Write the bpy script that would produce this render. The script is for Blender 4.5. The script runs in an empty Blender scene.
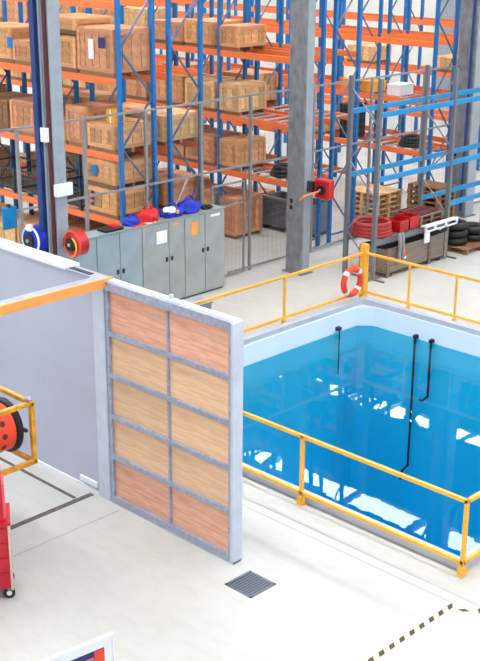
import bpy, bmesh, math, random
from mathutils import Vector, Matrix
random.seed(7)
SC = bpy.context.scene
COL = SC.collection

# ------------------------------------------------------------------ camera
PITCH, ROLL, YAW = math.radians(19.42), math.radians(.35), math.radians(44.27)
def cam_axes():
    cp, sp = math.cos(PITCH), math.sin(PITCH)
    fw, rt, up = Vector((0, cp, -sp)), Vector((1, 0, 0)), Vector((0, sp, cp))
    cr, sr = math.cos(ROLL), math.sin(ROLL)
    r2, u2 = rt*cr + up*sr, up*cr - rt*sr
    def w(v):   # camera-levelled frame -> world (X runs right and nearer, Y runs right and away)
        cy, sy = math.cos(YAW), math.sin(YAW)
        return Vector((cy*v.x - sy*v.y, sy*v.x + cy*v.y, v.z))
    return w(r2), w(u2), w(fw)
r_, u_, f_ = cam_axes()
cd = bpy.data.cameras.new('camera'); cam = bpy.data.objects.new('camera', cd); COL.objects.link(cam)
cam.matrix_world = Matrix(((r_.x, u_.x, -f_.x, 0), (r_.y, u_.y, -f_.y, 0), (r_.z, u_.z, -f_.z, 8.2), (0, 0, 0, 1)))
cd.sensor_fit = 'HORIZONTAL'; cd.sensor_width = 36; cd.lens = 1175/480*36; cd.clip_end = 200
SC.camera = cam

# ------------------------------------------------------------------ world, exposure
W = bpy.data.worlds.new('world'); SC.world = W; W.use_nodes = True
W.node_tree.nodes['Background'].inputs[0].default_value = (.93, .97, 1, 1)
W.node_tree.nodes['Background'].inputs[1].default_value = 1.35
SC.view_settings.view_transform = 'Standard'; SC.view_settings.look = 'None'
SC.view_settings.gamma = 1; SC.view_settings.use_curve_mapping = False
SC.view_settings.exposure = -0.88
SKYLIGHT = 36.0
SC.cycles.max_bounces = 8; SC.cycles.transparent_max_bounces = 12

# ------------------------------------------------------------------ materials
def srgb(c):
    return tuple(((v/255)/12.92 if v/255 <= .04045 else ((v/255+.055)/1.055)**2.4) for v in c) + (1,)
def mat(name, c, rough=.5, metal=0., var=.08, scale=4., bump=0., grain=None, c2=None, spec=.5):
    m = bpy.data.materials.new(name); m.use_nodes = True; nt = m.node_tree; N = nt.nodes; L = nt.links
    b = N['Principled BSDF']; b.inputs['Roughness'].default_value = rough; b.inputs['Metallic'].default_value = metal
    b.inputs['Specular IOR Level'].default_value = spec
    tc = N.new('ShaderNodeTexCoord'); mp = N.new('ShaderNodeMapping'); L.new(tc.outputs['Object'], mp.inputs[0])
    if grain: mp.inputs['Scale'].default_value = grain
    no = N.new('ShaderNodeTexNoise'); no.inputs['Scale'].default_value = scale; no.inputs['Detail'].default_value = 4
    L.new(mp.outputs[0], no.inputs[0])
    rp = N.new('ShaderNodeValToRGB'); a = srgb(c)
    lo = srgb(c2) if c2 else tuple(v*(1-var*2.2) for v in a[:3]) + (1,)
    rp.color_ramp.elements[0].position = .3; rp.color_ramp.elements[1].position = .7
    rp.color_ramp.elements[0].color = lo
    rp.color_ramp.elements[1].color = tuple(min(1, v*(1+var*.5)) for v in a[:3]) + (1,)
    L.new(no.outputs[0], rp.inputs[0]); L.new(rp.outputs[0], b.inputs['Base Color'])
    if bump:
        bp = N.new('ShaderNodeBump'); bp.inputs['Strength'].default_value = bump; bp.inputs['Distance'].default_value = .01
        L.new(no.outputs[0], bp.inputs['Height']); L.new(bp.outputs[0], b.inputs['Normal'])
    return m
def woodmat(name, c, c2, g=(.8, .8, 2.5), lo=.72, hi=1.18):
    """wood whose tone shifts a little from board to board"""
    m = mat(name, c, .65, 0, c2=c2, scale=3, grain=g); nt = m.node_tree; N = nt.nodes; L = nt.links
    oi = N.new('ShaderNodeObjectInfo'); hs = N.new('ShaderNodeHueSaturation')
    mr = N.new('ShaderNodeMapRange'); mr.inputs[3].default_value = lo; mr.inputs[4].default_value = hi
    L.new(oi.outputs['Random'], mr.inputs[0]); L.new(mr.outputs[0], hs.inputs['Value'])
    b = N['Principled BSDF']; src = b.inputs['Base Color'].links[0].from_socket
    L.new(src, hs.inputs['Color']); L.new(hs.outputs[0], b.inputs['Base Color'])
    return m
def emis(name, c, s):
    m = bpy.data.materials.new(name); m.use_nodes = True; b = m.node_tree.nodes['Principled BSDF']
    b.inputs['Base Color'].default_value = srgb(c); b.inputs['Emission Color'].default_value = srgb(c)
    b.inputs['Emission Strength'].default_value = s; return m
def floormat():
    m = mat('polished_concrete', (196, 195, 190), .42, 0, var=.03, scale=.5, c2=(185, 183, 177)); nt = m.node_tree; N = nt.nodes; L = nt.links
    b = N['Principled BSDF']; tc = N['Texture Coordinate']
    n2 = N.new('ShaderNodeTexNoise'); n2.inputs['Scale'].default_value = 2.3; n2.inputs['Detail'].default_value = 8; n2.inputs['Roughness'].default_value = .7
    mp = N.new('ShaderNodeMapping'); mp.inputs['Scale'].default_value = (1, 2.6, 1); mp.inputs['Rotation'].default_value = (0, 0, .5)
    L.new(tc.outputs['Object'], mp.inputs[0]); L.new(mp.outputs[0], n2.inputs[0])
    rp = N.new('ShaderNodeValToRGB'); rp.color_ramp.elements[0].position = .32; rp.color_ramp.elements[1].position = .55
    rp.color_ramp.elements[0].color = (.83, .82, .8, 1); rp.color_ramp.elements[1].color = (1, 1, 1, 1)
    L.new(n2.outputs[0], rp.inputs[0])
    mx = N.new('ShaderNodeMix'); mx.data_type = 'RGBA'; mx.blend_type = 'MULTIPLY'; mx.inputs[0].default_value = .45
    src = b.inputs['Base Color'].links[0].from_socket
    L.new(src, mx.inputs[6]); L.new(rp.outputs[0], mx.inputs[7]); L.new(mx.outputs[2], b.inputs['Base Color'])
    return m
def watermat():
    m = bpy.data.materials.new('pool_water'); m.use_nodes = True; nt = m.node_tree; N = nt.nodes; L = nt.links
    for n in list(N): N.remove(n)
    out = N.new('ShaderNodeOutputMaterial'); tr = N.new('ShaderNodeBsdfTransparent'); gl = N.new('ShaderNodeBsdfGlossy')
    gl.inputs['Roughness'].default_value = .0
    fr = N.new('ShaderNodeFresnel'); fr.inputs['IOR'].default_value = 1.25
    no = N.new('ShaderNodeTexNoise'); no.inputs['Scale'].default_value = 1.6; no.inputs['Detail'].default_value = 2
    tc = N.new('ShaderNodeTexCoord'); L.new(tc.outputs['Object'], no.inputs[0])
    bp = N.new('ShaderNodeBump'); bp.inputs['Strength'].default_value = .05; bp.inputs['Distance'].default_value = .02
    L.new(no.outputs[0], bp.inputs['Height']); L.new(bp.outputs[0], gl.inputs['Normal'])
    mx = N.new('ShaderNodeMixShader'); ge = N.new('ShaderNodeNewGeometry'); se = N.new('ShaderNodeSeparateXYZ'); L.new(ge.outputs['True Normal'], se.inputs[0])
    ab = N.new('ShaderNodeMath'); ab.operation = 'ABSOLUTE'; L.new(se.outputs[2], ab.inputs[0])
    mu = N.new('ShaderNodeMath'); mu.operation = 'MULTIPLY'; L.new(ab.outputs[0], mu.inputs[0]); L.new(fr.outputs[0], mu.inputs[1]); L.new(mu.outputs[0], mx.inputs[0]); L.new(tr.outputs[0], mx.inputs[1]); L.new(gl.outputs[0], mx.inputs[2])
    L.new(mx.outputs[0], out.inputs['Surface'])
    va = N.new('ShaderNodeVolumeAbsorption'); va.inputs['Color'].default_value = (.0, .78, .93, 1); va.inputs['Density'].default_value = .2
    L.new(va.outputs[0], out.inputs['Volume'])
    return m
M = dict(
    floor=floormat(),
    wall=mat('hall_wall_paint', (240, 238, 230), .7, var=.02, scale=1),
    roof=mat('roof_sheet', (96, 100, 106), .6, var=.04),
    shelfblue=mat('shelf_blue_paint', (0, 136, 196), .4, var=.08),
    blue=mat('rack_blue_paint', (0, 112, 182), .4, var=.12, scale=2, grain=(1, 1, 1)),
    navy=mat('navy_paint', (18, 40, 110), .45, var=.1),
    orange=mat('beam_orange_paint', (250, 126, 62), .42, var=.06, scale=1.5),
    brace=mat('galvanised_brace', (96, 112, 146), .4, .3, var=.1),
    fence=mat('fence_grey_steel', (150, 150, 152), .45, .3, var=.08),
    post=mat('grey_post_paint', (118, 122, 130), .45, .2, var=.1),
    column=mat('galvanised_column', (139, 142, 146), .5, .2, var=.16, scale=7, grain=(1, 1, .5), bump=.1),
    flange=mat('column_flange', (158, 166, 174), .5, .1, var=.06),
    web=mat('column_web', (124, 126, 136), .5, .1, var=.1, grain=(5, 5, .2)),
    coilred=mat('coil_red', (176, 44, 44), .5, var=.12),
    maroon=mat('maroon_pipe', (92, 34, 42), .5, var=.1),
    cable=mat('blue_cable', (28, 62, 128), .5, var=.2, grain=(3, 3, 1)),
    white=mat('white_plastic', (238, 240, 244), .4, var=.02),
    paper=mat('paper', (240, 240, 238), .8, var=.02),
    locker=mat('locker_grey', (160, 165, 163), .42, .1, var=.08, scale=2, bump=.03),
    lockerblue=mat('locker_bluegrey', (150, 166, 172), .42, .1, var=.08, scale=2, bump=.03),
    dark=mat('dark_gap', (44, 46, 50), .6, var=.1),
    black=mat('black_rubber', (16, 16, 18), .5, var=.1),
    red=mat('red_paint', (190, 20, 30), .35, var=.08),
    redo=mat('red_orange_plastic', (238, 70, 30), .4, var=.06),
    crimson=mat('crimson_paint', (196, 12, 44), .3, var=.06),
    royal=mat('royal_blue_fabric', (24, 48, 190), .6, var=.2, scale=9, bump=.4),
    redfab=mat('red_fabric', (222, 20, 24), .6, var=.2, scale=9, bump=.4),
    yellow=mat('safety_yellow', (250, 178, 40), .4, var=.08),
    rail=mat('rail_yellow_orange', (252, 182, 62), .4, var=.06),
    frameyel=mat('worn_yellow_paint', (235, 168, 44), .4, var=.16, scale=12),
    beige=mat('beige_edge', (214, 190, 176), .6, var=.05),
    amber=mat('amber_box', (246, 168, 40), .6, var=.1),
    header=mat('header_orange', (248, 164, 84), .5, var=.04),
    booth=mat('booth_panel_lavender', (180, 184, 204), .45, .0, var=.03, scale=1),
    boothtop=mat('booth_white_edge', (236, 238, 244), .45, var=.02),
    slate=mat('slate_steel', (158, 166, 178), .45, .2, var=.08),
    galv=mat('galvanised_frame', (168, 176, 198), .38, .35, var=.12, scale=14),
    galvlt=mat('aluminium_post', (200, 208, 226), .38, .1, var=.05, scale=6),
    tank=mat('pool_paint_blue', (0, 224, 244), .6, var=.03, scale=1),
    liner=mat('pool_white_liner', (226, 238, 246), .45, var=.02, scale=1),
    kerb=mat('kerb_grey_steel', (188, 192, 204), .5, .1, var=.06, scale=3),
    trench=mat('trench_dark', (96, 90, 84), .7, var=.15, scale=10),
    joint=mat('joint_grey', (176, 173, 166), .8, var=.05),
    grate=mat('grate_steel', (108, 116, 128), .45, .4, var=.15),
    tapeb=mat('hazard_brown_black', (74, 62, 44), .7, var=.1), tapey=mat('hazard_cream_yellow', (240, 226, 176), .7, var=.05),
    w1=woodmat('crate_wood_tan', (222, 168, 116), (194, 134, 84)), w2=woodmat('crate_wood_pink', (216, 156, 116), (186, 122, 84)),
    w3=woodmat('crate_wood_pale', (232, 192, 138), (208, 158, 104)), w4=woodmat('pallet_wood_brown', (156, 112, 76), (124, 84, 54)),
    wgrey=woodmat('weathered_wood', (136, 122, 112), (104, 90, 80)),
    ply1=woodmat('plywood_pink', (232, 184, 160), (214, 152, 124), (1, 1, 5), .94, 1.05),
    ply2=woodmat('plywood_yellow', (236, 200, 164), (222, 178, 138), (1, 1, 5), .92, 1.05),
    maroonw=mat('maroon_slab', (110, 48, 44), .6, var=.15),
    skylight=emis('skylight_glazing', (248, 252, 255), SKYLIGHT),
    pink=mat('print_pink', (236, 110, 120), .6, var=.1), water=watermat(),
    tape_purple=mat('purple_clip', (110, 50, 110), .5),
)

# ------------------------------------------------------------------ helpers
class MB:
    """collects shapes, then links them as one mesh object"""
    def __init__(s): s.bm = bmesh.new()
    def box(s, x0, x1, y0, y1, z0, z1, bev=0):
        r = bmesh.ops.create_cube(s.bm, size=1, matrix=Matrix.Translation(((x0+x1)/2, (y0+y1)/2, (z0+z1)/2)) @ Matrix.Diagonal((x1-x0, y1-y0, z1-z0, 1)))
        if bev:
            es = list({e for v in r['verts'] for e in v.link_edges})
            bmesh.ops.bevel(s.bm, geom=es, offset=bev, segments=1, affect='EDGES')
        return s
    def tube(s, a, b, r, n=8, r2=None):
        a, b = Vector(a), Vector(b); d = b-a
        if d.length < 1e-6: return s
        m = Matrix.Translation((a+b)/2) @ d.to_track_quat('Z', 'Y').to_matrix().to_4x4()
        bmesh.ops.create_cone(s.bm, cap_ends=True, segments=n, radius1=r, radius2=r if r2 is None else r2, depth=d.length, matrix=m); return s
    def bar(s, a, b, w, h=None, up=(0, 0, 1)):
        a, b = Vector(a), Vector(b); d = b-a; z = d.normalized(); upv = Vector(up)
        if abs(z.dot(upv)) > .99: upv = Vector((1, 0, 0))
        x = upv.cross(z).normalized(); y = z.cross(x); h = h or w
        R = Matrix((x, y, z)).transposed().to_4x4()
        bmesh.ops.create_cube(s.bm, size=1, matrix=Matrix.Translation((a+b)/2) @ R @ Matrix.Diagonal((w, h, d.length, 1))); return s
    def path(s, pts, r, n=6):
        for a, b in zip(pts, pts[1:]): s.tube(a, b, r, n)
        for p in pts[1:-1]: bmesh.ops.create_icosphere(s.bm, subdivisions=1, radius=r*1.02, matrix=Matrix.Translation(p))
        return s
    def lathe(s, prof, c, axis='Z', n=24):
        """prof: list of (radius, height); closed ring if first == last"""
        c = Vector(c); rings = []
        for r, h in prof:
            ring = []
            for k in range(n):
                t = 2*math.pi*k/n; u, v = r*math.cos(t), r*math.sin(t)
                p = {'Z': (u, v, h), 'Y': (u, h, v), 'X': (h, u, v)}[axis]
                ring.append(s.bm.verts.new(c+Vector(p)))
            rings.append(ring)
        for a, b in zip(rings, rings[1:]):
            for k in range(n):
                try: s.bm.faces.new((a[k], a[(k+1) % n], b[(k+1) % n], b[k]))
                except ValueError: pass
        return s
    def torus(s, c, R, r, axis='X', n=32, m=10, a0=0, a1=2*math.pi):
        full = abs(a1-a0-2*math.pi) < 1e-6; rings = []
        for i in range(n if full else n+1):
            t = a0+(a1-a0)*i/n; ring = []
            for j in range(m):
                q = 2*math.pi*j/m; u = (R+r*math.cos(q)); h = r*math.sin(q)
                a, b = u*math.cos(t), u*math.sin(t)
                p = {'X': (h, a, b), 'Y': (a, h, b), 'Z': (a, b, h)}[axis]
                ring.append(s.bm.verts.new(Vector(c)+Vector(p)))
            rings.append(ring)
        k = len(rings)
        for i in range(k if full else k-1):
            A, B = rings[i], rings[(i+1) % k]
            for j in range(m): s.bm.faces.new((A[j], A[(j+1) % m], B[(j+1) % m], B[j]))
        if not full:
            s.bm.faces.new(rings[0]); s.bm.faces.new(rings[-1])
        return s
    def blob(s, c, sx, sy, sz, seed=0, amp=.15, flat=True):
        r = bmesh.ops.create_icosphere(s.bm, subdivisions=3, radius=1)
        rnd = random.Random(seed); ph = [rnd.uniform(0, 6) for _ in range(6)]
        for v in r['verts']:
            p = v.co.copy(); k = 1+amp*(math.sin(3*p.x+ph[0])*math.cos(4*p.y+ph[1])+.6*math.sin(7*p.z+5*p.x+ph[2])+.4*math.sin(9*p.y+ph[3]))
            z = p.z*k
            if flat and z < -.45: z = -.45
            v.co = Vector((c[0]+p.x*k*sx, c[1]+p.y*k*sy, c[2]+(z+.45)*sz))
        return s
    def build(s, name, m, parent=None, smooth=False, off=None):
        bmesh.ops.recalc_face_normals(s.bm, faces=s.bm.faces)
        me = bpy.data.meshes.new(name)
        if off is None and parent is not None: off = wloc(parent)
        if off is not None: bmesh.ops.translate(s.bm, verts=s.bm.verts, vec=-Vector(off))
        s.bm.to_mesh(me); s.bm.free(); me.materials.append(M[m] if isinstance(m, str) else m)
        if smooth: me.shade_smooth(); me.set_sharp_from_angle(angle=math.radians(40))
        o = bpy.data.objects.new(name, me); COL.objects.link(o)
        if parent is not None: o.parent = parent
        elif off is not None: o.location = off
        return o
def wloc(o):
    v = Vector(o.location)
    while o.parent is not None: o = o.parent; v += Vector(o.location)
    return v
# all geometry is given in world coordinates; parents are unrotated and unscaled
def tag(o, label=None, cat=None, group=None, kind=None):
    if label: o['label'] = label
    if cat: o['category'] = cat
    if group: o['group'] = group
    if kind: o['kind'] = kind
    return o
def thing(name, label, cat, loc=(0, 0, 0), group=None):
    o = bpy.data.objects.new(name, None); COL.objects.link(o); o.location = loc; o.empty_display_size = .2
    return tag(o, label, cat, group)
UNIT = {}
def slab(name, m, parent, x0, x1, y0, y1, z0, z1):
    """a board, bar or plate: shares one slightly eased block mesh per material"""
    if m not in UNIT:
        b = MB().box(-.5, .5, -.5, .5, -.5, .5, bev=.02); bmesh.ops.recalc_face_normals(b.bm, faces=b.bm.faces)
        me = bpy.data.meshes.new('block_'+m); b.bm.to_mesh(me); b.bm.free(); me.materials.append(M[m]); UNIT[m] = me
    o = bpy.data.objects.new(name, UNIT[m]); COL.objects.link(o); w = wloc(parent) if parent else Vector((0, 0, 0))
    o.parent = parent
    o.location = Vector(((x0+x1)/2, (y0+y1)/2, (z0+z1)/2))-w; o.scale = (x1-x0, y1-y0, z1-z0); return o
def struct(name, mb, m, **k): return tag(mb.build(name, m, **k), kind='structure')

# ------------------------------------------------------------------ setting: floor, walls, roof
PX0, PX1, PY0, PY1 = -15.5, -7.6, 12.05, 19.9          # pool opening
f = MB()
for a in ((-46, PX0-.15, -6, 48), (PX1+.15, 8, -6, 48), (PX0-.15, PX1+.15, -6, PY0-.15), (PX0-.15, PX1+.15, PY1+.15, 48)):
    f.box(a[0], a[1], a[2], a[3], -.3, 0)
fl = struct('floor', f, 'floor')
for (x0, x1, y0, y1) in ((-12.4, -5, 11.13, 11.155), (-11.965, -11.94, 4, 9.75)):
    tag(MB().box(x0, x1, y0, y1, -.01, .002).build('floor_joint', 'joint', fl))
MB().box(-12.4, -5, 11.32, 11.335, -.01, .0015).build('floor_joint', 'joint', fl)
for (x0, x1, y0, y1) in ((-12.68, -12.58, 5, 9.8), (-17, -12.7, 9.5, 9.56)):
    tag(MB().box(x0, x1, y0, y1, -.01, .003).build('floor_track', 'trench', fl), 'dark recessed door track in the floor')
struct('wall_north', MB().box(-46, 8, 46, 46.3, 0, 12), 'wall')
struct('wall_west', MB().box(-46.3, -46, -6, 46, 0, 12), 'wall')
r = MB()
sky_y = [0.6, 8.1, 15.6, 23.1, 30.6, 38.1]
edges = [-6.0]+[v for y in sky_y for v in (y-.55, y+.55)]+[46.3]
for i in range(0, len(edges), 2): r.box(-46.3, 8, edges[i], edges[i+1], 11, 11.2)
struct('ceiling', r, 'roof')
for n, y in enumerate(sky_y):
    s = struct('window_%d' % (n+1), MB().box(-46, 8, y-.55, y+.55, 11.08, 11.14), 'skylight')
    for k in range(18):
        x = -45+k*3.0
        slab('glazing_bar', 'white', s, x-.12, x+.12, y-.55, y+.55, 10.98, 11.07)
for k in range(7):
    x = -44+k*8
    t = MB(); t.box(x-.1, x+.1, -6, 46, 10.8, 10.98); t.box(x-.08, x+.08, -6, 46, 9.9, 10.02)
    for j in range(26): t.bar((x, -6+2*j, 9.96), (x, -5+2*j, 10.9), .07); t.bar((x, -5+2*j, 10.9), (x, -4+2*j, 9.96), .07)
    struct('trim_%d' % (k+1), t, 'flange')

# ------------------------------------------------------------------ building columns
def column(x0, x1, y0, y1, label, h_section):
    t = thing('steel_column', label, 'column', ((x0+x1)/2, (y0+y1)/2, 0), 'steel columns of the hall')
    if h_section:
        MB().box(x1-.035, x1, y0, y1, 0, 11).build('flange', 'flange', t)
        MB().box(x0, x0+.035, y0, y1, 0, 11).build('flange', 'flange', t)
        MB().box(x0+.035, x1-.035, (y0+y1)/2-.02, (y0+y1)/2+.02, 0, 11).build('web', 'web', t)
    else:
        MB().box(x0, x1, y0, y1, 0, 11, bev=.02).build('casing', 'column', t)
        MB().box(x1, x1+.012, y0+.03, y1-.03, .05, 11).build('edge_strip', 'flange', t)
        b = MB()
        for z in (1.62, 1.78): b.box(x0+.12, x0+.2, y0-.012, y0, z-.05, z+.05)
        b.build('bolt_plate', 'black', t)
    MB().box(x0-.06, x1+.06, y0-.06, y1+.06, 0, .03).build('base_plate', 'column', t)
    return t
c0 = column(-18.42, -18.0, 13.37, 13.64, 'grey steel column at left, carrying blue and maroon pipes', True)
MB().box(-18.4, -18.26, 13.24, 13.36, .2, 11).build('cable_tray', 'cable', c0)
MB().tube((-18.22, 13.34, .2), (-18.22, 13.34, 11), .03).tube((-18.16, 13.35, .2), (-18.16, 13.35, 11), .015).build('conduit', 'flange', c0)
MB().tube((-18.07, 13.34, .2), (-18.07, 13.34, 11), .04, 10).build('pipe', 'maroon', c0)
column(-18.55, -18.02, 20.6, 20.9, 'broad grey column standing behind the pool, carrying a red hose reel', False)
c2 = column(-19.15, -18.55, 28.3, 28.75, 'farthest steel column at right edge, with a blue cable', False)
MB().tube((-18.66, 28.25, .2), (-18.66, 28.25, 11), .035).build('cable', 'cable', c2)
for x, lb in ((-31.5, 'pale grey wall column behind the orange beams, left of the two'), (-26.3, 'pale grey wall column behind the orange beams, right of the two')):
    t = thing('wall_column', lb, 'column', (x, 45.7, 0), 'columns against the far wall')
    MB().box(x-.4, x+.4, 45.5, 46, 0, 11).build('shaft', 'flange', t); MB().box(x-.5, x+.5, 45.4, 46, 0, .2).build('plinth', 'flange', t)

# ------------------------------------------------------------------ pool
tank = thing('diving_pool', 'square indoor pool of clear blue water with white rim', 'pool', ((PX0+PX1)/2, (PY0+PY1)/2, 0))
WZ = -.43
b = MB()
for a in ((PX0-.15, PX0, PY0-.15, PY1+.15), (PX1, PX1+.15, PY0-.15, PY1+.15), (PX0, PX1, PY0-.15, PY0), (PX0, PX1, PY1, PY1+.15)):
    b.box(*a, -5.6, WZ-.01)
b.box(PX0-.15, PX1+.15, PY0-.15, PY1+.15, -5.75, -5.6)
v = [b.bm.verts.new(p) for p in ((PX0-.01, PY1+.01, -5.6), (PX0+.27, PY1+.01, -5.6), (PX0-.01, PY1-.27, -5.6), (PX0-.01, PY1+.01, WZ-.012), (PX0+.27, PY1+.01, WZ-.012), (PX0-.01, PY1-.27, WZ-.012))]
for q in ((0, 1, 2), (3, 5, 4), (0, 3, 4, 1), (1, 4, 5, 2), (2, 5, 3, 0)): b.bm.faces.new([v[i] for i in q])
b.build('tank', 'tank', tank)
b = MB(); cx = .28
for a in ((PX0-.15, PX0, PY0-.15, PY1+.15), (PX1, PX1+.15, PY0-.15, PY1+.15), (PX0, PX1, PY0-.15, PY0), (PX0, PX1, PY1, PY1+.15)):
    b.box(*a, WZ-.01, 0)
# chamfered far corner
v = [b.bm.verts.new(p) for p in ((PX0-.01, PY1+.01, WZ-.01), (PX0+cx, PY1+.01, WZ-.01), (PX0-.01, PY1-cx, WZ-.01), (PX0-.01, PY1+.01, 0), (PX0+cx, PY1+.01, 0), (PX0-.01, PY1-cx, 0))]
for q in ((0, 1, 2), (3, 5, 4), (0, 3, 4, 1), (1, 4, 5, 2), (2, 5, 3, 0)): b.bm.faces.new([v[i] for i in q])
b.build('liner', 'liner', tank)
KT = .11
for a in ((PX0-.2, PX0-.04, PY0-.2, PY1+.2), (PX1+.04, PX1+.2, PY0-.2, PY1+.2), (PX0-.04, PX1+.04, PY0-.2, PY0-.04), (PX0-.04, PX1+.04, PY1+.04, PY1+.2)):
    MB().box(*a, 0, KT).build('kerb', 'kerb', tank)
MB().box(PX0+.003, PX1-.003, PY0+.003, PY1-.003, -5.59, WZ).build('water', 'water', tank)
def pole(x, y, z0, hook, label):
    t = thing('pool_pipe', label, 'pipe', (x, y, z0), 'dark pipes hanging into the pool')
    MB().path([(x, y, WZ+.08), (x, y, z0)]+hook, .026).build('tube', 'black', t, smooth=True)
    MB().box(x-.045, x+.045, y-.04, PY1, WZ+.02, WZ+.1, bev=.015).build('bracket', 'black', t)
pole(-14.02, 19.82, -3.45, [(-14.12, 19.75, -3.6), (-14.12, 19.7, -3.8)], 'longer dark pipe reaching deep into the water at the back')
pole(-13.6, 19.82, -1.65, [(-13.72, 19.8, -1.78), (-13.8, 19.8, -1.78)], 'shorter dark pipe hooked at its end, right of the longer pipe')
t = thing('pool_cable', 'thin grey cable hanging into the water at the left side', 'cable', (-15.42, 18.95, -1.4))
MB().tube((-15.42, 18.95, WZ+.1), (-15.42, 18.95, -1.4), .014).build('line', 'dark', t)
MB().box(-15.5, -15.4, 18.9, 19.0, WZ+.06, WZ+.14).build('bracket', 'dark', t)

# ---- safety railing round the pool
rl = thing('safety_railing', 'yellow orange tube railing around the blue pool', 'railing', (-11.5, 16, 0))
RX0, RX1, RY0, RY1 = -15.76, -7.36, 11.77, 20.16
def railpost(x, y, w=.05, top=1.12):
    p = MB().box(x-w/2, x+w/2, y-w/2, y+w/2, 0, top).build('post', 'rail', rl)
    MB().box(x-w*.9, x+w*.9, y-w*.9, y+w*.9, 0, .14).build('foot', 'rail', p)
for x in (-7.36, -10.19, -13.02): railpost(x, RY0)
for y in (17.5, 14.87): railpost(RX0, y, .045)
for x in (-14.5, -13.28, -12.06, -10.84, -9.62, -8.4): railpost(x, RY1, .04)
for y in (14.6, 17.4): railpost(RX1, y)
railpost(RX1, RY1)
cp_ = MB().box(RX0-.07, RX0+.07, RY1-.07, RY1+.07, 0, 1.3).build('corner_post', 'yellow', rl)
for z in (.3, .55, .8, 1.05): MB().tube((RX0+.07, RY1, z), (RX0+.085, RY1, z), .02).build('bolt', 'header', cp_)
for z in (1.1, .2):
    MB().bar((RX1+.02, RY0, z), (-13.4, RY0, z), .05).build('rail', 'rail', rl)
    MB().bar((RX0, 14.85, z), (RX0, RY1, z), .05).build('rail', 'rail', rl)
    MB().bar((RX0, RY1, z), (RX1, RY1, z), .05).build('rail', 'rail', rl)
    MB().bar((RX1, RY0, z), (RX1, RY1, z), .05).build('rail', 'rail', rl)
def mesh_panel(a, b, z0, z1, parent, step=.06, r=.0008, m='rail'):
    a, b = Vector(a), Vector(b); L_ = (b-a).length; mb = MB(); n = int(L_/step)
    for i in range(1, n):
        p = a.lerp(b, i/n); mb.tube((p.x, p.y, z0), (p.x, p.y, z1), r, 3)
    k = int((z1-z0)/step)
    for i in range(1, k):
        z = z0+(z1-z0)*i/k; mb.tube((a.x, a.y, z), (b.x, b.y, z), r, 3)
    return tag(mb.build('wire_mesh', m, parent), 'fine wire mesh infill', kind='stuff')
mesh_panel((RX0, 14.9, 0), (RX0, 17.5, 0), .2, 1.1, rl); mesh_panel((RX0, 17.5, 0), (RX0, RY1, 0), .2, 1.1, rl)
mesh_panel((RX0, RY1, 0), (-8.4, RY1, 0), .2, 1.1, rl)
# life ring
t = thing('life_ring', 'orange red life ring with white bands hung by the corner post', 'life ring', (-15.62, 19.6, .6))
RC = (-15.66, 19.62, .56)
for k in range(4):
    a = math.pi/4+k*math.pi/2
    MB().torus(RC, .29, .07, 'X', 10, 10, a+.14, a+math.pi/2-.14).build('ring_section', 'redo', t, smooth=True)
    MB().torus(RC, .29, .074, 'X', 4, 10, a-.14, a+.14).build('white_band', 'white', t, smooth=True)
MB().path([(-15.66, 19.62, .93), (-15.7, 19.62, 1.12)], .012).build('hanger', 'rail', t)
# low steel box by the railing end
t = thing('floor_box', 'grey steel box standing beside the railing end', 'box', (-16.0, 14.6, 0))
MB().box(-16.2, -15.85, 15.0, 15.45, 0, .98, bev=.01).build('body', 'slate', t); MB().box(-16.22, -15.83, 14.98, 15.47, .98, 1.01).build('lid', 'slate', t)

# ------------------------------------------------------------------ booth wall, header and plywood gate
bw = thing('booth_wall', 'lavender grey panel wall of the roofless booth on the left', 'wall', (-14.8, 9.92, 0))
xs = [-17.4, -16.2, -15.0, -13.8, -12.52]
for a, b_ in zip(xs, xs[1:]): MB().box(a+.001, b_-.001, 9.86, 9.98, .06, 3.4).build('panel', 'booth', bw)
MB().box(-17.4, -12.52, 9.84, 10.0, 0, .06).build('sole_plate', 'boothtop', bw)
MB().box(-17.4, -13.1, 9.84, 10.1, 3.4, 3.45).build('capping', 'boothtop', bw)
MB().box(-13.1, -12.26, 9.84, 10.04, 3.4, 3.42).build('capping', 'slate', bw)
MB().box(-13.06, -12.6, 9.88, 9.96, 3.42, 3.43).build('slot', 'dark', bw)
MB().box(-12.52, -12.26, 9.84, 10.02, 0, 3.4, bev=.01).build('corner_post', 'galvlt', bw)
MB().box(-12.95, -12.55, 9.82, 9.855, .12, .2).build('bracket', 'boothtop', bw)
t = thing('door_header', 'orange edged header beam across the booth opening', 'beam', (-12.4, 7.5, 3.3))
MB().box(-12.24, -12.2, 3.5, 9.98, 3.33, 3.46).build('fascia', 'header', t)
MB().box(-12.45, -12.24, 3.5, 9.8, 3.36, 3.44).build('track_box', 'slate', t)
MB().box(-12.5, -12.3, 3.3, 3.5, 0, 3.42).build('end_post', 'galvlt', t)
gt = thing('plywood_gate', 'tall gate of ten plywood panels in a galvanised frame', 'gate', (-10.93, 9.9, 0))
gx0, gx1, gy0, gy1, gh = -12.22, -9.69, 9.84, 9.99, 3.42
MB().box(gx0, gx1-.06, gy0+.07, gy1, .05, gh-.03).build('backing_sheet', 'galvlt', gt)
MB().box(gx0, gx0+.055, gy0, gy0+.07, .02, gh-.1).build('stile', 'galv', gt)
e = MB().box(gx1-.055, gx1, gy0-.015, gy1+.02, 0, gh, bev=.008).build('end_stile', 'galvlt', gt)
MB().box(gx1-.1, gx1-.055, gy0, gy0+.07, .02, gh-.1).build('inner_stile', 'galv', gt)
MB().box(gx0, gx1-.055, gy0-.01, gy0+.06, gh-.12, gh).build('top_rail', 'galv', gt)
MB().box(gx0, gx1-.055, gy0+.06, gy1+.01, gh-.03, gh+.01).build('top_edge', 'boothtop', gt)
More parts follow.
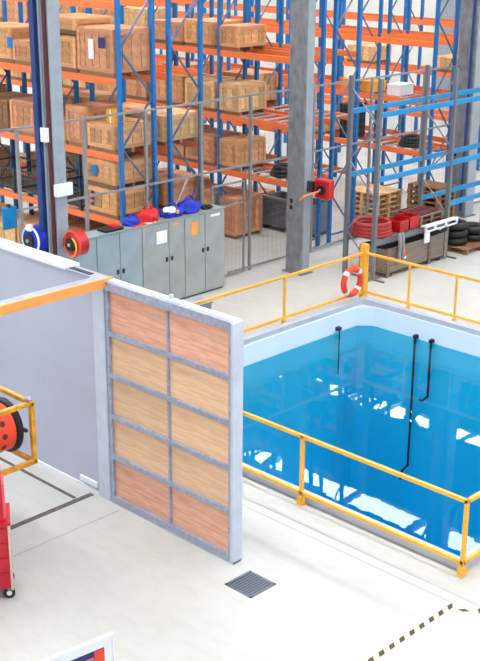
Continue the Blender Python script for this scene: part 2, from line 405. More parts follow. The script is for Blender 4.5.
MB().box(gx0, gx1-.055, gy0-.01, gy0+.07, .02, .12).build('bottom_rail', 'galv', gt)
MB().box(gx0, gx1, gy0-.005, gy1, 0, .03).build('bottom_seal', 'kerb', gt)
xm = (gx0+.055+gx1-.1)/2+.02
MB().box(xm-.016, xm+.016, gy0+.01, gy0+.07, .12, gh-.12).build('mullion', 'galv', gt)
rz = [.12+(gh-.24)*k/5 for k in range(6)]
for k in range(1, 5):
    MB().box(gx0+.055, gx1-.1, gy0, gy0+.07, rz[k]-.036, rz[k]+.036).build('cross_rail', 'galv', gt)
for k in range(5):
    for a, b_ in ((gx0+.055, xm-.016), (xm+.016, gx1-.1)):
        z0 = rz[k]+(.036 if k else 0); z1 = rz[k+1]-(.036 if k < 4 else 0)
        slab('plywood_panel', 'ply1' if k in (0, 4) else 'ply2', gt, a, b_, gy0+.045, gy0+.069, z0, z1)
MB().tube((xm, gy0+.1, gh), (xm, gy0+.1, gh+.07), .03).build('guide_roller', 'galvlt', gt)

# ------------------------------------------------------------------ drain and hazard tape
t = thing('drain_grate', 'square grey steel drain grate set in the floor', 'drain', (-9.19, 9.65, 0))
MB().box(-9.43, -8.95, 9.41, 9.45, 0, .006).box(-9.43, -8.95, 9.85, 9.89, 0, .006).box(-9.43, -9.39, 9.41, 9.89, 0, .006).box(-8.99, -8.95, 9.41, 9.89, 0, .006).build('rim', 'grate', t)
MB().box(-9.4, -8.98, 9.44, 9.86, -.01, .001).build('pit', 'dark', t)
for k in range(9):
    x = -9.37+k*.0455
    slab('slat', 'grate', t, x, x+.03, 9.44, 9.86, 0, .005)
t = thing('hazard_tape', 'black and yellow striped tape line stuck to the floor', 'tape', (-7, 10, 0))
def tape(a, b_, w=.07):
    a, b_ = Vector(a), Vector(b_); d = b_-a; n = max(2, round(d.length/.1)); u = d.normalized(); s_ = Vector((-u.y, u.x))
    for k in range(n):
        m_ = MB(); vs = []
        for q, sg in ((k, -1), (k+1, -1), (k+1, 1), (k, 1)):
            p = a+u*(d.length/n*q+sg*w*.45)+s_*sg*w/2; vs.append(m_.bm.verts.new((p.x, p.y, .003)))
        m_.bm.faces.new(vs); bmesh.ops.recalc_face_normals(m_.bm, faces=m_.bm.faces[:])
        for f_ in m_.bm.faces:
            if f_.normal.z < 0: f_.normal_flip()
        m_.build('stripe', 'tapeb' if k % 2 else 'tapey', t)
tape((-7.04, 6.9), (-7.04, 11.1)); tape((-7.0, 11.1), (-6.74, 11.1)); tape((-6.72, 11.1), (-6.72, 12.6))

# ------------------------------------------------------------------ lockers and what lies on them
def locker(y0, y1, body, label, split=.5):
    x1 = -18.6; x0 = -19.05; t = thing('steel_locker', label, 'locker', (x0, (y0+y1)/2, 0), 'steel lockers in a row')
    MB().box(x0, x1-.02, y0+.004, y1-.004, .04, 1.9).build('body', body, t)
    MB().box(x0+.03, x1-.05, y0+.02, y1-.02, 0, .04).build('plinth', 'dark', t)
    MB().box(x0, x1, y0+.004, y1-.004, 1.9, 1.93).build('top', body, t)
    ym = y0+(y1-y0)*split
    for a, b_, s_ in ((y0+.012, ym-.006, 1), (ym+.006, y1-.012, -1)):
        d = MB().box(x1-.02, x1, a, b_, .07, 1.88, bev=.004).build('door', body, t)
        yh = b_-.07 if s_ > 0 else a+.07
        MB().box(x1, x1+.03, yh-.03, yh+.03, 1.0, 1.1, bev=.008).build('handle', 'dark', d)
    return t, ym
locker(13.64, 14.8, 'lockerblue', 'blue grey two door locker nearest the left column')
locker(14.8, 16.05, 'lockerblue', 'grey two door locker under the dark tray')
lc, ym = locker(16.05, 17.3, 'locker', 'grey two door locker with papers stuck on its door', .62)
ld, _ = locker(17.3, 18.56, 'locker', 'grey two door locker at the right end of the row')
def sheet(name, y0, y1, z0, z1, m, p, x=-18.6): MB().box(x, x+.004, y0, y1, z0, z1).build(name, m, p)
sheet('paper', 16.16, 16.38, 1.5, 1.8, 'slate', lc); sheet('paper', 16.46, 16.76, 1.44, 1.72, 'white', lc)
sheet('label', 17.35, 17.5, 1.76, 1.8, 'header', lc, -18.6) if 0 else None
sheet('label', 16.95, 17.15, 1.78, 1.82, 'header', lc); sheet('label', 17.5, 17.7, 1.45, 1.75, 'header', ld)
sheet('label', 18.1, 18.4, 1.77, 1.83, 'paper', ld)
def bag(y, sx, sy, sz, m, label, seed, x=-18.82):
    t = thing('bag', label, 'bag', (x, y, 1.93)); MB().blob((x, y, 1.93), sx, sy, sz, seed).build('body', m, t, smooth=True)
    MB().torus((x+.02, y, 1.93+sz*1.25), sy*.4, .018, 'X', 10, 6, .2, math.pi-.2).build('strap', m, t, smooth=True); return t
bag(15.95, .17, .2, .13, 'royal', 'small blue bag beside the red bag on the lockers', 2)
bag(16.42, .2, .25, .2, 'redfab', 'red fabric bag lying on the lockers', 3)
bb = bag(17.1, .2, .3, .15, 'royal', 'blue and white bag right of the red bag on the lockers', 4)
MB().blob((-18.76, 17.0, 2.05), .12, .16, .08, 9).build('white_patch', 'white', bb, smooth=True)
MB().box(-18.66, -18.6, 17.08, 17.16, 2.02, 2.1, bev=.02).build('yellow_patch', 'amber', bb)
bag(17.62, .2, .32, .2, 'royal', 'large blue bag rightmost on the lockers', 5)
t = thing('whip_rod', 'pale rod leaning from the blue bags up to the fence', 'rod', (-18.82, 17.2, 1.93))
MB().path([(-18.75, 16.9, 1.95), (-19.0, 17.5, 2.2), (-19.1, 17.85, 2.6)], .018).build('rod', 'flange', t); MB().box(-18.78, -18.72, 16.86, 16.94, 1.93, 1.98).build('grip', 'black', t)
t = thing('tray', 'shallow dark tray with red contents on the lockers', 'tray', (-18.8, 15.35, 1.93))
MB().box(-18.95, -18.65, 15.1, 15.6, 1.93, 1.99, bev=.01).build('shell', 'black', t); MB().box(-18.92, -18.68, 15.35, 15.55, 1.99, 2.02).build('contents', 'red', t)
t = thing('folded_cloth', 'orange and white cloth folded in front of the red bag', 'cloth', (-18.7, 16.1, 1.93))
MB().box(-18.75, -18.61, 15.85, 16.2, 1.93, 1.96, bev=.01).build('orange_fold', 'redo', t); MB().box(-18.78, -18.62, 16.21, 16.5, 1.93, 1.95, bev=.01).build('white_fold', 'paper', t)
t = thing('tool_pouch', 'black pouch lying at the right end of the lockers', 'pouch', (-18.8, 18.1, 1.93))
MB().blob((-18.8, 18.15, 1.93), .12, .17, .06, 7).build('body', 'black', t, smooth=True); MB().box(-18.75, -18.68, 18.1, 18.2, 1.98, 2.03).build('flap', 'dark', t)

# ------------------------------------------------------------------ hose reels and boxes on the columns
def reel(x, y, z, r, m, label, box=False, sx=1):
    t = thing('hose_reel', label, 'hose reel', (x, y, z))
    if box: MB().box(x-r, x+r, y-.12, y+.12, z-r*1.05, z+r*1.05, bev=.03).build('casing', m, t)
    else: MB().lathe([(0, -.13), (r*.8, -.13), (r, -.08), (r, .12), (r*.85, .15), (0, .15)], (x, y, z), 'Y', 24).build('casing', m, t, smooth=True)
    if not box: MB().torus((x, y-.1, z), r*.97, .022, 'Y', 24, 6).build('rim', 'white' if m == 'royal' else 'redo', t, smooth=True)
    MB().lathe([(0, -.17), (r*.52, -.17), (r*.55, -.12), (0, -.12)], (x, y, z), 'Y', 18).build('hub', 'black', t, smooth=True)
    MB().tube((x, y-.2, z), (x, y-.16, z), r*.14).build('axle', 'flange', t)
    return t
t = reel(-18.47, 13.17, 2.2, .27, 'royal', 'blue hose reel on the left side of the left column')
MB().box(-18.51, -18.38, 12.99, 13.08, 2.4, 2.52, bev=.01).build('guide', 'paper', t); MB().box(-18.4, -18.3, 13.3, 13.365, 2.1, 2.3).build('mount', 'dark', t)
t = reel(-17.66, 13.56, 2.2, .25, 'red', 'round red hose reel on the right of the left column')
MB().box(-18.0, -17.88, 13.5, 13.6, 2.1, 2.25).build('mount', 'dark', t); MB().torus((-17.64, 13.39, 2.17), .19, .018, 'Y', 12, 6, -1.4, 1.2).build('hose', 'amber', t)
t = reel(-17.62, 20.9, 2.14, .22, 'red', 'square red hose reel on the column behind the pool', True)
MB().box(-18.01, -17.86, 20.72, 20.84, 2.05, 2.3).build('mount', 'dark', t)
MB().path([(-17.6, 20.66, 2.12), (-17.9, 20.5, 1.98), (-18.06, 20.52, 1.86)], .022).build('hose', 'header', t)
def wallbox(x0, x1, y0, y1, z0, z1, label, m='white'):
    t = thing('junction_box', label, 'junction box', ((x0+x1)/2, (y0+y1)/2, z0)); MB().box(x0, x1, y0, y1, z0, z1, bev=.01).build('housing', m, t)
    MB().box(x0+.03, x1-.03, y0-.006, y0, z0+.03, z1-.03).build('cover', 'paper', t)
    MB().tube(((x0+x1)/2, (y0+y1)/2, z1), ((x0+x1)/2, (y0+y1)/2, z1+.12), .014).build('conduit', 'flange', t)
wallbox(-17.995, -17.9, 13.32, 13.72, 3.1, 3.34, 'wide white junction box low on the left column')
wallbox(-18.2, -18.04, 13.22, 13.32, 4.15, 4.42, 'upper white junction box facing front on left column')
wallbox(-18.56, -18.43, 13.38, 13.5, 3.1, 3.4, 'white junction box on the far side of left column')

# ------------------------------------------------------------------ grey mesh fence before the racks
fx = -19.22
fn = thing('mesh_fence', 'tall grey mesh fence standing before the blue racks', 'fence', (fx, 20, 0))
posts = [8.4, 10.6, 13.4, 15.07, 16.75, 18.42, 20.03, 22.3, 24.6, 26.9, 29.2, 31.5]
for y in posts: MB().box(fx-.03, fx+.03, y-.03, y+.03, 0, 4.27).build('post', 'fence', fn)
for z, y0 in ((4.25, 8.4), (2.62, 8.4), (.08, 19.3)):
    MB().box(fx-.02, fx+.02, y0, 31.5, z-.022, z+.022).build('rail', 'fence', fn)
for a, b_ in zip(posts, posts[1:]): mesh_panel((fx, a, 0), (fx, b_, 0), 2.62, 4.25, fn, .16, .0013, 'fence')
for a, b_ in zip(posts[6:], posts[7:]): mesh_panel((fx, a, 0), (fx, b_, 0), .08, 2.62, fn, .16, .0013, 'fence')
gf = thing('fence_gate', 'grey mesh gate in the fence right of the lockers', 'gate', (fx, 19.2, 0))
for y in (18.68, 19.75): MB().box(fx+.05, fx+.09, y-.02, y+.02, .05, 2.3).build('stile', 'fence', gf)
for z in (.07, 1.75, 2.28): MB().box(fx+.05, fx+.09, 18.68, 19.75, z-.02, z+.02).build('rail', 'fence', gf)
mesh_panel((fx+.07, 18.68, 0), (fx+.07, 19.75, 0), .07, 2.28, gf, .12, .0013, 'fence')

# ------------------------------------------------------------------ pallet racks
LV = [0, 1.8, 3.25, 4.88, 6.45]; X0 = -19.4; BAY = 2.7; DEP = .95
ROWS = {}
def rack(key, y, nb, label, levels, h=8.6, decks=()):
    t = thing('pallet_rack', label, 'rack', (X0, y, 0), 'blue and orange pallet racks'); ROWS[key] = (y, label)
    for k in range(nb+1):
        x = X0-BAY*k
        for yy in (y, y+DEP):
            slab('upright', 'blue', t, x-.05, x+.05, yy-.04, yy+.04, 0, h)
            if k < 2: slab('foot_plate', 'navy', t, x-.08, x+.08, yy-.07, yy+.07, 0, .02)
        if k > 2: continue
        z = .3; s_ = 0
        while z < h-1.1:
            a, b_ = (y+.03, y+DEP-.03) if s_ else (y+DEP-.03, y+.03)
            MB().bar((x, a, z), (x, b_, z+1.05), .035, .03, (1, 0, 0)).build('brace', 'brace', t)
            z += 1.05; s_ ^= 1
        for z in (.25, h-.6): slab('cross_tie', 'brace', t, x-.018, x+.018, y, y+DEP, z-.02, z+.02)
    for k in range(nb):
        xa, xb = X0-BAY*k-.05, X0-BAY*(k+1)+.05
        for li in levels:
            for yy in (y-.025, y+DEP-.025):
                slab('beam', 'orange', t, xb, xa, yy, yy+.05, LV[li]-.095, LV[li]+.065)
            if (k, li) in decks:
                for q in range(6):
                    xx = xb+(xa-xb)*(q+.5)/6; slab('deck_bar', 'flange', t, xx-.04, xx+.04, y+.03, y+DEP-.03, LV[li]+.03, LV[li]+.06)
    return t
rack('a', 16.2, 3, 'nearest blue and orange pallet rack, full of crates at left', (1, 2, 3, 4))
rack('b', 17.62, 3, 'second blue pallet rack, back to back with the nearest one', (1, 2, 3, 4))
rack('c', 21.85, 5, 'third pallet rack, its front seen left of the broad column', (1, 2, 3, 4), decks=((0, 1), (0, 2), (1, 2)))
rack('d', 23.25, 5, 'fourth pallet rack, its end frame right of the broad column', (1, 2, 3, 4), decks=((0, 1), (0, 2)))
rack('e', 27.6, 6, 'fifth pallet rack, empty orange beams right of the column', (1, 2, 3), decks=((0, 1), (0, 2)))
rack('f', 29.0, 6, 'sixth pallet rack, backing onto the empty fifth one', (1, 2, 3))
rack('g', 33.4, 7, 'farthest pallet rack, seen small before the end wall', (1, 2, 3, 4), h=7.4)

ROWN = dict(a='nearest rack', b='second rack', c='third rack', d='fourth rack', e='fifth rack', f='sixth rack', g='farthest rack')
LEVN = ['floor level', 'first level', 'second level', 'third level', 'top level']
ORD = ['first', 'second', 'third', 'fourth', 'fifth', 'sixth', 'seventh', 'eighth', 'ninth', 'tenth']
TONE = dict(w1='tan', w2='reddish', w3='pale', w4='brown')
def crate(x0, x1, y0, y1, z, h, wood, label, group, detail=True):
    """plank crate on skids; -Y, +X and top faces are planked board by board"""
    t = thing('wooden_crate', label, 'crate', ((x0+x1)/2, (y0+y1)/2, z), group)
    sk = .1; zb = z+sk; zt = z+h
    for k in range(3):
        yy = y0+.03+(y1-y0-.14)*k/2
        slab('skid', 'w4', t, x0, x1, yy, yy+.08, z, z+sk)
    slab('inner_box', 'w4', t, x0+.035, x1-.035, y0+.035, y1-.035, zb, zt-.035)
    w = x1-x0; n = max(3, round(w/.24)); 
    for k in range(n): slab('plank', wood, t, x0+w*k/n+.009, x0+w*(k+1)/n-.009, y0+.012, y0+.032, zb, zt-.02)
    d = y1-y0; n2 = max(3, round(d/.28))
    for k in range(n2): slab('plank', wood, t, x1-.032, x1-.012, y0+d*k/n2+.009, y0+d*(k+1)/n2-.009, zb, zt-.02)
    for k in range(n): slab('lid_board', wood, t, x0+w*k/n+.009, x0+w*(k+1)/n-.009, y0, y1, zt-.03, zt)
    if detail:
        for zz in (zb, zt-.12):
            slab('batten', wood, t, x0, x1, y0-.012, y0+.012, zz, zz+.09); slab('batten', wood, t, x1-.012, x1+.012, y0, y1, zz, zz+.09)
        for xx in (x0, x1-.09): slab('batten', wood, t, xx, xx+.09, y0-.014, y0+.01, zb, zt-.03)
        for yy in (y0, y1-.09): slab('batten', wood, t, x1-.01, x1+.014, yy, yy+.09, zb, zt-.03)
    return t
def pallet(x0, x1, y0, y1, z, label, group, wood='w3', h=.14):
    t = thing('pallet', label, 'pallet', ((x0+x1)/2, (y0+y1)/2, z), group)
    for k in range(3):
        yy = y0+(y1-y0-.1)*k/2
        slab('bottom_board', wood, t, x0, x1, yy, yy+.1, z, z+.02)
        for q in range(3):
            xx = x0+(x1-x0-.12)*q/2; slab('block', wood, t, xx, xx+.12, yy, yy+.1, z+.02, z+h-.025)
    n = 6
    for k in range(n): slab('top_board', wood, t, x0, x1, y0+(y1-y0)*k/n+.008, y0+(y1-y0)*(k+1)/n-.008, z+h-.025, z+h)
    return t
def cage(x0, x1, y0, y1, z, h, label, m='dark'):
    t = thing('wire_cage', label, 'cage', ((x0+x1)/2, (y0+y1)/2, z), 'wire cages stored in the nearest rack')
    for x in (x0, x1):
        for y in (y0, y1): slab('corner_post', m, t, x-.02, x+.02, y-.02, y+.02, z, z+h)
    b = MB()
    for zz in (z+.1, z+h-.02): b.bar((x0, y0, zz), (x1, y0, zz), .035).bar((x1, y0, zz), (x1, y1, zz), .035).bar((x0, y1, zz), (x1, y1, zz), .035).bar((x0, y0, zz), (x0, y1, zz), .035)
    b.build('rim', m, t)
    b = MB().box(x0, x1, y0, y1, z+.08, z+.1); b.build('floor_plate', 'wgrey', t)
    b = MB()
    for k in range(1, 12): x = x0+(x1-x0)*k/12; b.tube((x, y0, z+.1), (x, y0, z+h), .006, 3).tube((x, y1, z+.1), (x, y1, z+h), .006, 3)
    for k in range(1, 9): y = y0+(y1-y0)*k/9; b.tube((x1, y, z+.1), (x1, y, z+h), .006, 3)
    for k in range(1, 5): zz = z+h*k/5; b.tube((x0, y0, zz), (x1, y0, zz), .006, 3).tube((x1, y0, zz), (x1, y1, zz), .006, 3)
    tag(b.build('wire_mesh', m, t), kind='stuff'); return t
cnt = {}
def load(row, lev, bay, a, b_, h, wood='w1', z_extra=0, d0=0, d1=0, note='', detail=True):
    """crate in a bay; a..b in metres from the bay's aisle end"""
    y = ROWS[row][0]; x1 = X0-BAY*bay-.06-a; x0 = X0-BAY*bay-.06-b_
    z = (LV[lev]+.065 if lev else 0)+z_extra
    k = (row, lev); cnt[k] = cnt.get(k, 0)+1
    lb = '%s wooden crate %son %s of %s, %s from aisle' % (TONE[wood], note, LEVN[lev], ROWN[row], ORD[cnt[k]-1])
    return crate(x0, x1, y-.05+d0, y+DEP+.05-d1, z, h, wood, lb, 'wooden crates stored in the racks', detail)
# nearest rack, first bay
c = load('a', 3, 0, .05, 1.25, 1.0, 'w2', note='with labels ')
yy = ROWS['a'][0]-.05-.016
MB().box(-20.32, -20.14, yy-.002, yy, 5.3, 5.72).build('paper_label', 'paper', c)
MB().box(-19.98, -19.76, yy-.002, yy, 5.55, 5.77).build('blue_label', 'navy', c)
load('a', 3, 0, 1.32, 2.5, .78, 'w1'); crate(-22.0, -20.75, 16.15, 17.2, 4.9+.065+.79, .35, 'w1', 'flat tan crate laid across another on third level of the nearest rack', 'wooden crates stored in the racks')
load('a', 2, 0, .1, 1.0, .62, 'w1'); load('a', 2, 0, 1.05, 1.75, .9, 'w2'); load('a', 2, 0, 1.8, 2.5, .5, 'w1')
t = thing('amber_carton', 'small amber carton on a crate on the nearest rack', 'carton', (-19.9, 16.3, 3.25+.065+.62))
MB().box(-20.0, -19.7, 16.3, 16.6, 3.935, 4.25, bev=.01).build('box', 'amber', t); MB().box(-19.87, -19.83, 16.296, 16.3, 3.94, 4.25).build('tape', 'paper', t)
cage(-21.95, -20.8, 16.15, 17.15, 1.865, .5, 'dark wire cage on the first level of nearest rack, beside the stacked crates')
c = load('a', 1, 0, .08, 1.15, .66, 'w1', note='with blue tags ')
for q in range(3): MB().box(-20.42, -20.3, yy-.002, yy, 2.08+q*.13, 2.15+q*.13).build('blue_label', 'navy', c)
c = load('a', 1, 0, .1, 1.2, .6, 'w1', note='with a blue disc ', z_extra=.67)
MB().lathe([(0, -.01), (.13, -.01), (.13, .01), (0, .01)], (-20.25, yy-.01, 2.88), 'Y', 6).build('blue_disc', 'blue', c)
load('a', 0, 0, .05, 1.25, 1.15, 'w1'); load('a', 0, 0, 1.32, 2.5, 1.3, 'w2')
t = thing('sign_plate', 'plain blue plate hung on the fence above the blue hose reel', 'plate', (-18.9, 12.9, 2.2))
MB().box(-19.17, -19.13, 12.9, 13.25, 2.3, 2.75, bev=.015).build('plate', 'shelfblue', t); MB().box(-19.2, -19.13, 13.05, 13.1, 2.72, 2.8).build('hook', 'dark', t)
# nearest rack, second and third bay
c = load('a', 3, 1, .2, .95, .55, 'w2'); c = load('a', 3, 1, 1.0, 2.5, .8, 'w1', note='with blue square ', z_extra=.0)
MB().box(-23.3, -23.08, yy-.002, yy, 5.3, 5.55).build('blue_label', 'blue', c)
load('a', 2, 1, .2, 1.2, .8, 'w2'); load('a', 2, 1, 1.3, 2.5, .75, 'w4')
cage(-24.6, -23.35, 16.15, 17.15, 1.865, .6, 'dark wire cage on the first level of nearest rack, leftmost')
cage(-23.25, -22.2, 16.15, 17.15, 1.865, .6, 'dark wire cage on the first level of nearest rack, hidden partly by the left column')
load('a', 0, 1, .1, 1.2, 1.2, 'w1'); load('a', 0, 1, 1.3, 2.5, 1.0, 'w3')
for lv, hh in ((0, 1.1), (1, .8), (2, .9), (3, .9)): load('a', lv, 2, .1, 1.2, hh, 'w1', detail=False); load('a', lv, 2, 1.3, 2.5, hh*.8, 'w2', detail=False)
# second rack
W_ = ['w1', 'w2', 'w3']
for bay in (0, 1):
    for lv, hh in ((0, 1.2), (1, .8), (2, .8), (3, .6)):
        if lv == 3 and bay == 0: continue
        load('b', lv, bay, .08, 1.2, hh*(.85+.15*bay), W_[(bay+lv) % 3], detail=bay == 0); load('b', lv, bay, 1.3, 2.5, hh*.8, W_[(bay+lv+1) % 3], detail=bay == 0)
# third rack: left part loaded, right part bare beams
load('c', 3, 0, 1.95, 2.58, .62, 'w1'); load('c', 3, 1, .1, 1.2, .68, 'w1'); load('c', 3, 1, 1.3, 2.5, .6, 'w2')
load('c', 2, 0, 1.9, 2.58, .8, 'w3'); load('c', 2, 1, .1, 1.2, .8, 'w3'); load('c', 2, 1, 1.3, 2.5, .8, 'w1')
load('c', 1, 0, 1.9, 2.58, .8, 'w1'); load('c', 1, 1, .1, 1.2, .8, 'w2'); load('c', 1, 1, 1.3, 2.5, .85, 'w1')
load('c', 0, 1, .1, 1.2, 1.1, 'w1'); load('c', 0, 1, 1.3, 2.5, 1.2, 'w2'); load('c', 0, 0, 2.0, 2.58, 1.1, 'w2')
for bay in (2, 3, 4):
    for lv in (0, 1, 2, 3): load('c', lv, bay, .1, 1.2, .8+.05*((bay*3+lv) % 4), W_[(bay+lv) % 3], detail=False); load('c', lv, bay, 1.3, 2.5, .7+.06*((bay+lv) % 4), W_[(bay+lv+2) % 3], detail=False)
for bay in (1, 2):
    for lv in (0, 2): load('d', lv, bay, .1, 1.2, .85, W_[(bay+lv) % 3], detail=False)
load('e', 1, 1, 1.2, 2.4, .5, 'w3'); load('g', 3, 0, .2, 1.3, .4, 'w3', detail=False); load('g', 2, 1, .2, 1.3, .5, 'w3', detail=False); load('g', 2, 2, 1.2, 2.4, .6, 'w3', detail=False)
# steel bin and black bundles
t = thing('steel_bin', 'large grey steel bin on the floor under the fourth rack', 'bin', (-21.0, 23.75, 0))
BX0, BX1, BY0, BY1 = -21.95, -20.1, 23.3, 24.15
b = MB().box(BX0, BX1, BY0, BY0+.04, .12, .9).box(BX0, BX1, BY1-.04, BY1, .12, .9).box(BX0, BX0+.04, BY0, BY1, .12, .9).box(BX1-.04, BX1, BY0, BY1, .12, .9).box(BX0, BX1, BY0, BY1, .1, .14)
b.build('shell', 'post', t)
for x in (BX0+.05, BX1-.2): MB().box(x, x+.14, BY0, BY1, 0, .11).build('foot', 'dark', t)
MB().box(BX0-.02, BX1+.02, BY0-.03, BY0+.02, .86, .93).build('rim', 'fence', t)
for n_, (x, y, z, lb) in enumerate(((-20.15, 22.3, 1.865, 'black coil bundle on the first level of third rack'), (-20.4, 28.1, 1.865, 'black bundle on the first level of the fifth rack'))):
    t = thing('hose_bundle', lb, 'hose', (x, y, z))
    for k in range(3): MB().torus((x, y, z+.06+.09*k), .34-.04*k, .06, 'Z', 20, 8).build('coil', 'black', t, smooth=True)
# coloured stock on the fifth rack
for x, m_, lb in ((-22.6, 'amber', 'yellow box on the second level of the fifth rack, left one'), (-21.9, 'amber', 'yellow box on the second level of the fifth rack, right one'), (-20.9, 'white', 'white box on the second level of the fifth rack')):
    t = thing('stock_box', lb, 'box', (x, 28.0, 3.315)); MB().box(x-.24, x+.24, 27.75, 28.4, 3.315, 3.6, bev=.01).build('body', m_, t); MB().box(x-.25, x+.25, 27.74, 28.41, 3.6, 3.63).build('lid', m_, t)
t = thing('black_bin', 'tall black bin on the first level of the fifth rack', 'bin', (-22.55, 28.0, 1.865)); MB().box(-22.8, -22.3, 27.65, 28.3, 1.865, 2.85, bev=.02).build('body', 'black', t); MB().box(-22.82, -22.28, 27.63, 28.32, 2.85, 2.9).build('lid', 'dark', t)

# ------------------------------------------------------------------ low blue beamed shelving at the right
SX1, SX0 = -16.55, -17.4; SY = [21.5, 24.47, 27.44]
sh = thing('shelving_unit', 'open shelving with grey posts and blue beams beside the pool', 'shelving', (SX1, 23, 0))
for k, y in enumerate(SY):
    for x in (SX0, SX1): slab('post', 'post', sh, x-.055, x+.055, y-.04, y+.04, 0, 4.75)
    MB().bar((SX0, y, .02), (SX1+.35, y, .02), .06, .04).build('foot', 'post', sh)
    z = .25; s_ = k % 2
    while z < 4.2:
        a, b_ = (SX0, SX1) if s_ else (SX1, SX0)
        MB().bar((a, y, z), (b_, y, z+.85), .03, .025, (0, 1, 0)).build('brace', 'fence', sh); z += .85; s_ ^= 1
MB().bar((SX1, 21.1, .02), (SX1, 21.9, .02), .05, .04).build('foot', 'post', sh)
for k in (0, 1):
    for z in ((2.42, 3.92, .88) if k == 0 else (1.38, 2.42, 3.92)):
        for x in (SX0, SX1): slab('beam', 'shelfblue' if z > 1 else 'post', sh, x-.03, x+.03, SY[k]+.04, SY[k+1]-.04, z-.06, z+.06)
for k in range(10):
    y = 21.6+k*.28; slab('shelf_board', 'wgrey', sh, SX0-.03, SX1+.03, y, y+.26, .94, .965)
# things on the low shelf
t = thing('hose_drum', 'red coiled hose lying on the low shelf', 'hose', (-17.05, 22.05, .965))
for k in range(4): MB().torus((-17.02, 22.0, 1.01+.085*k), .46-.012*k, .05, 'Z', 28, 8).build('coil', 'coilred', t, smooth=True)
for n_, (y, w, lb) in enumerate(((22.72, .19, 'red plastic crate beside the coiled hose on the shelf'), (23.14, .2, 'red plastic crate right of the first, on the shelf'))):
    x = -16.78; t = thing('red_crate', lb, 'crate', (x, y, .965), 'red plastic crates on the shelf')
    b = MB().box(x-.26, x+.2, y-w, y+w, .965, .98)
    for a in ((x-.26, x-.24, y-w, y+w), (x+.18, x+.2, y-w, y+w), (x-.26, x+.2, y-w, y-w+.02), (x-.26, x+.2, y+w-.02, y+w)): b.box(*a, .965, 1.24+.04*n_)
    b.build('shell', 'red', t); MB().box(x+.2, x+.215, y-w-.01, y+w+.01, 1.2, 1.25).build('rim', 'red', t)
pallet(-17.4, -16.6, 23.4, 24.4, .965, 'grey pallet on the low shelf, under another pallet', 'pallets near the shelving', 'w4', .12)
pallet(-17.45, -16.6, 23.4, 24.4, 1.085, 'grey pallet carrying maroon slabs above the low shelf', 'pallets near the shelving', 'wgrey', .12)
for q, (x0, lb) in enumerate(((-17.3, 'maroon slab at the back of the shelf pallet'), (-16.95, 'maroon slab at the front of the shelf pallet'))):
    t = thing('maroon_slab', lb, 'slab', (x0, 23.8, 1.205)); b = MB().box(x0, x0+.26, 23.4, 24.3, 1.205, 1.26, bev=.01); b.build('slab', 'maroonw', t); MB().box(x0+.03, x0+.06, 23.42, 24.28, 1.26, 1.28).box(x0+.19, x0+.22, 23.42, 24.28, 1.26, 1.28).build('ridge', 'maroon', t)
t = thing('slotted_white_tray', 'white slotted plastic edge at the front of the shelf', 'tray', (-16.45, 23.9, .95))
b = MB().box(-16.5, -16.37, 23.3, 24.7, .99, 1.02).box(-16.39, -16.36, 23.3, 24.7, .86, .9).box(-16.39, -16.36, 23.3, 24.7, .98, 1.04)
for y in (23.3, 23.7, 24.15, 24.62): b.box(-16.39, -16.36, y, y+.08, .86, 1.0)
b.build('tray', 'white', t); MB().box(-16.39, -16.36, 23.3, 23.5, .6, .86).build('leg', 'white', t)
# long weathered trough under the shelf
t = thing('wooden_trough', 'long weathered wooden trough on the floor under the shelf', 'trough', (-16.9, 23.1, 0))
tx0, tx1, ty0, ty1 = -17.25, -16.43, 21.85, 24.35
for k in range(3):
    z = .1+k*.2
    slab('board', 'wgrey', t, tx1-.03, tx1, ty0, ty1, z+.004, z+.196); slab('board', 'wgrey', t, tx0, tx0+.03, ty0, ty1, z+.004, z+.196)
    slab('board', 'wgrey', t, tx0, tx1, ty0, ty0+.03, z+.004, z+.196); slab('board', 'wgrey', t, tx0, tx1, ty1-.03, ty1, z+.004, z+.196)
slab('base_board', 'dark', t, tx0, tx1, ty0, ty1, .06, .1)
for y in (ty0+.02, 23.55, ty1-.12): slab('stave', 'wgrey', t, tx1, tx1+.03, y, y+.1, 0, .72)
slab('label', 'redo', t, tx1, tx1+.006, 22.35, 22.7, .42, .56); slab('label', 'paper', t, tx1, tx1+.006, 22.35, 22.65, .34, .4)
for y in (22.0, 24.0): slab('foot', 'dark', t, tx0, tx1, y, y+.1, 0, .06)
# white sack and paddle
t = thing('ribbed_hose', 'grey corrugated hose hanging down from the shelf', 'hose', (-16.4, 22.35, .3))
b = MB()
for s_ in (0, .12): b.path([(-16.4, 22.28+s_, 1.05), (-16.34, 22.26+s_, .85), (-16.33, 22.24+s_*1.2, .45), (-16.36, 22.3+s_*.6, .3)], .045, 8)
b.build('hose', 'fence', t, smooth=True)
# pallets and tyres
for k in range(6): pallet(-20.9, -19.75, 25.75, 26.85, k*.145, 'wooden pallet low stack behind shelving, %s from the floor' % ORD[k], 'pallets in the low stack', 'w3')
for k in range(8): pallet(-19.35+.02*(k % 2), -18.25, 26.55, 27.35, k*.145, 'brown pallet in tall stack left of farthest column, %s from the floor' % ORD[k], 'pallets in the tall stack', 'w4')
pallet(-17.3, -16.2, 24.95, 26.35, 0, 'brown pallet on the floor carrying black tyres', 'pallets near the shelving', 'w4')
def tyre(x, y, z, r, lb):
    t = thing('tyre', lb, 'tyre', (x, y, z), 'black tyres on the pallet'); MB().torus((x, y, z+.1), r, .1, 'Z', 24, 10).build('carcass', 'black', t, smooth=True)
    MB().lathe([(r-.08, .06), (r-.04, .14)], (x, y, z), 'Z').build('bead', 'dark', t)
for k in range(3): tyre(-16.85, 25.3, .14+.2*k, .26, 'black tyre in the left stack on the pallet, %s from the bottom' % ORD[k])
for k in range(2): tyre(-16.75, 26.0, .14+.2*k, .28, 'black tyre in the right stack on the pallet, %s from the bottom' % ORD[k])

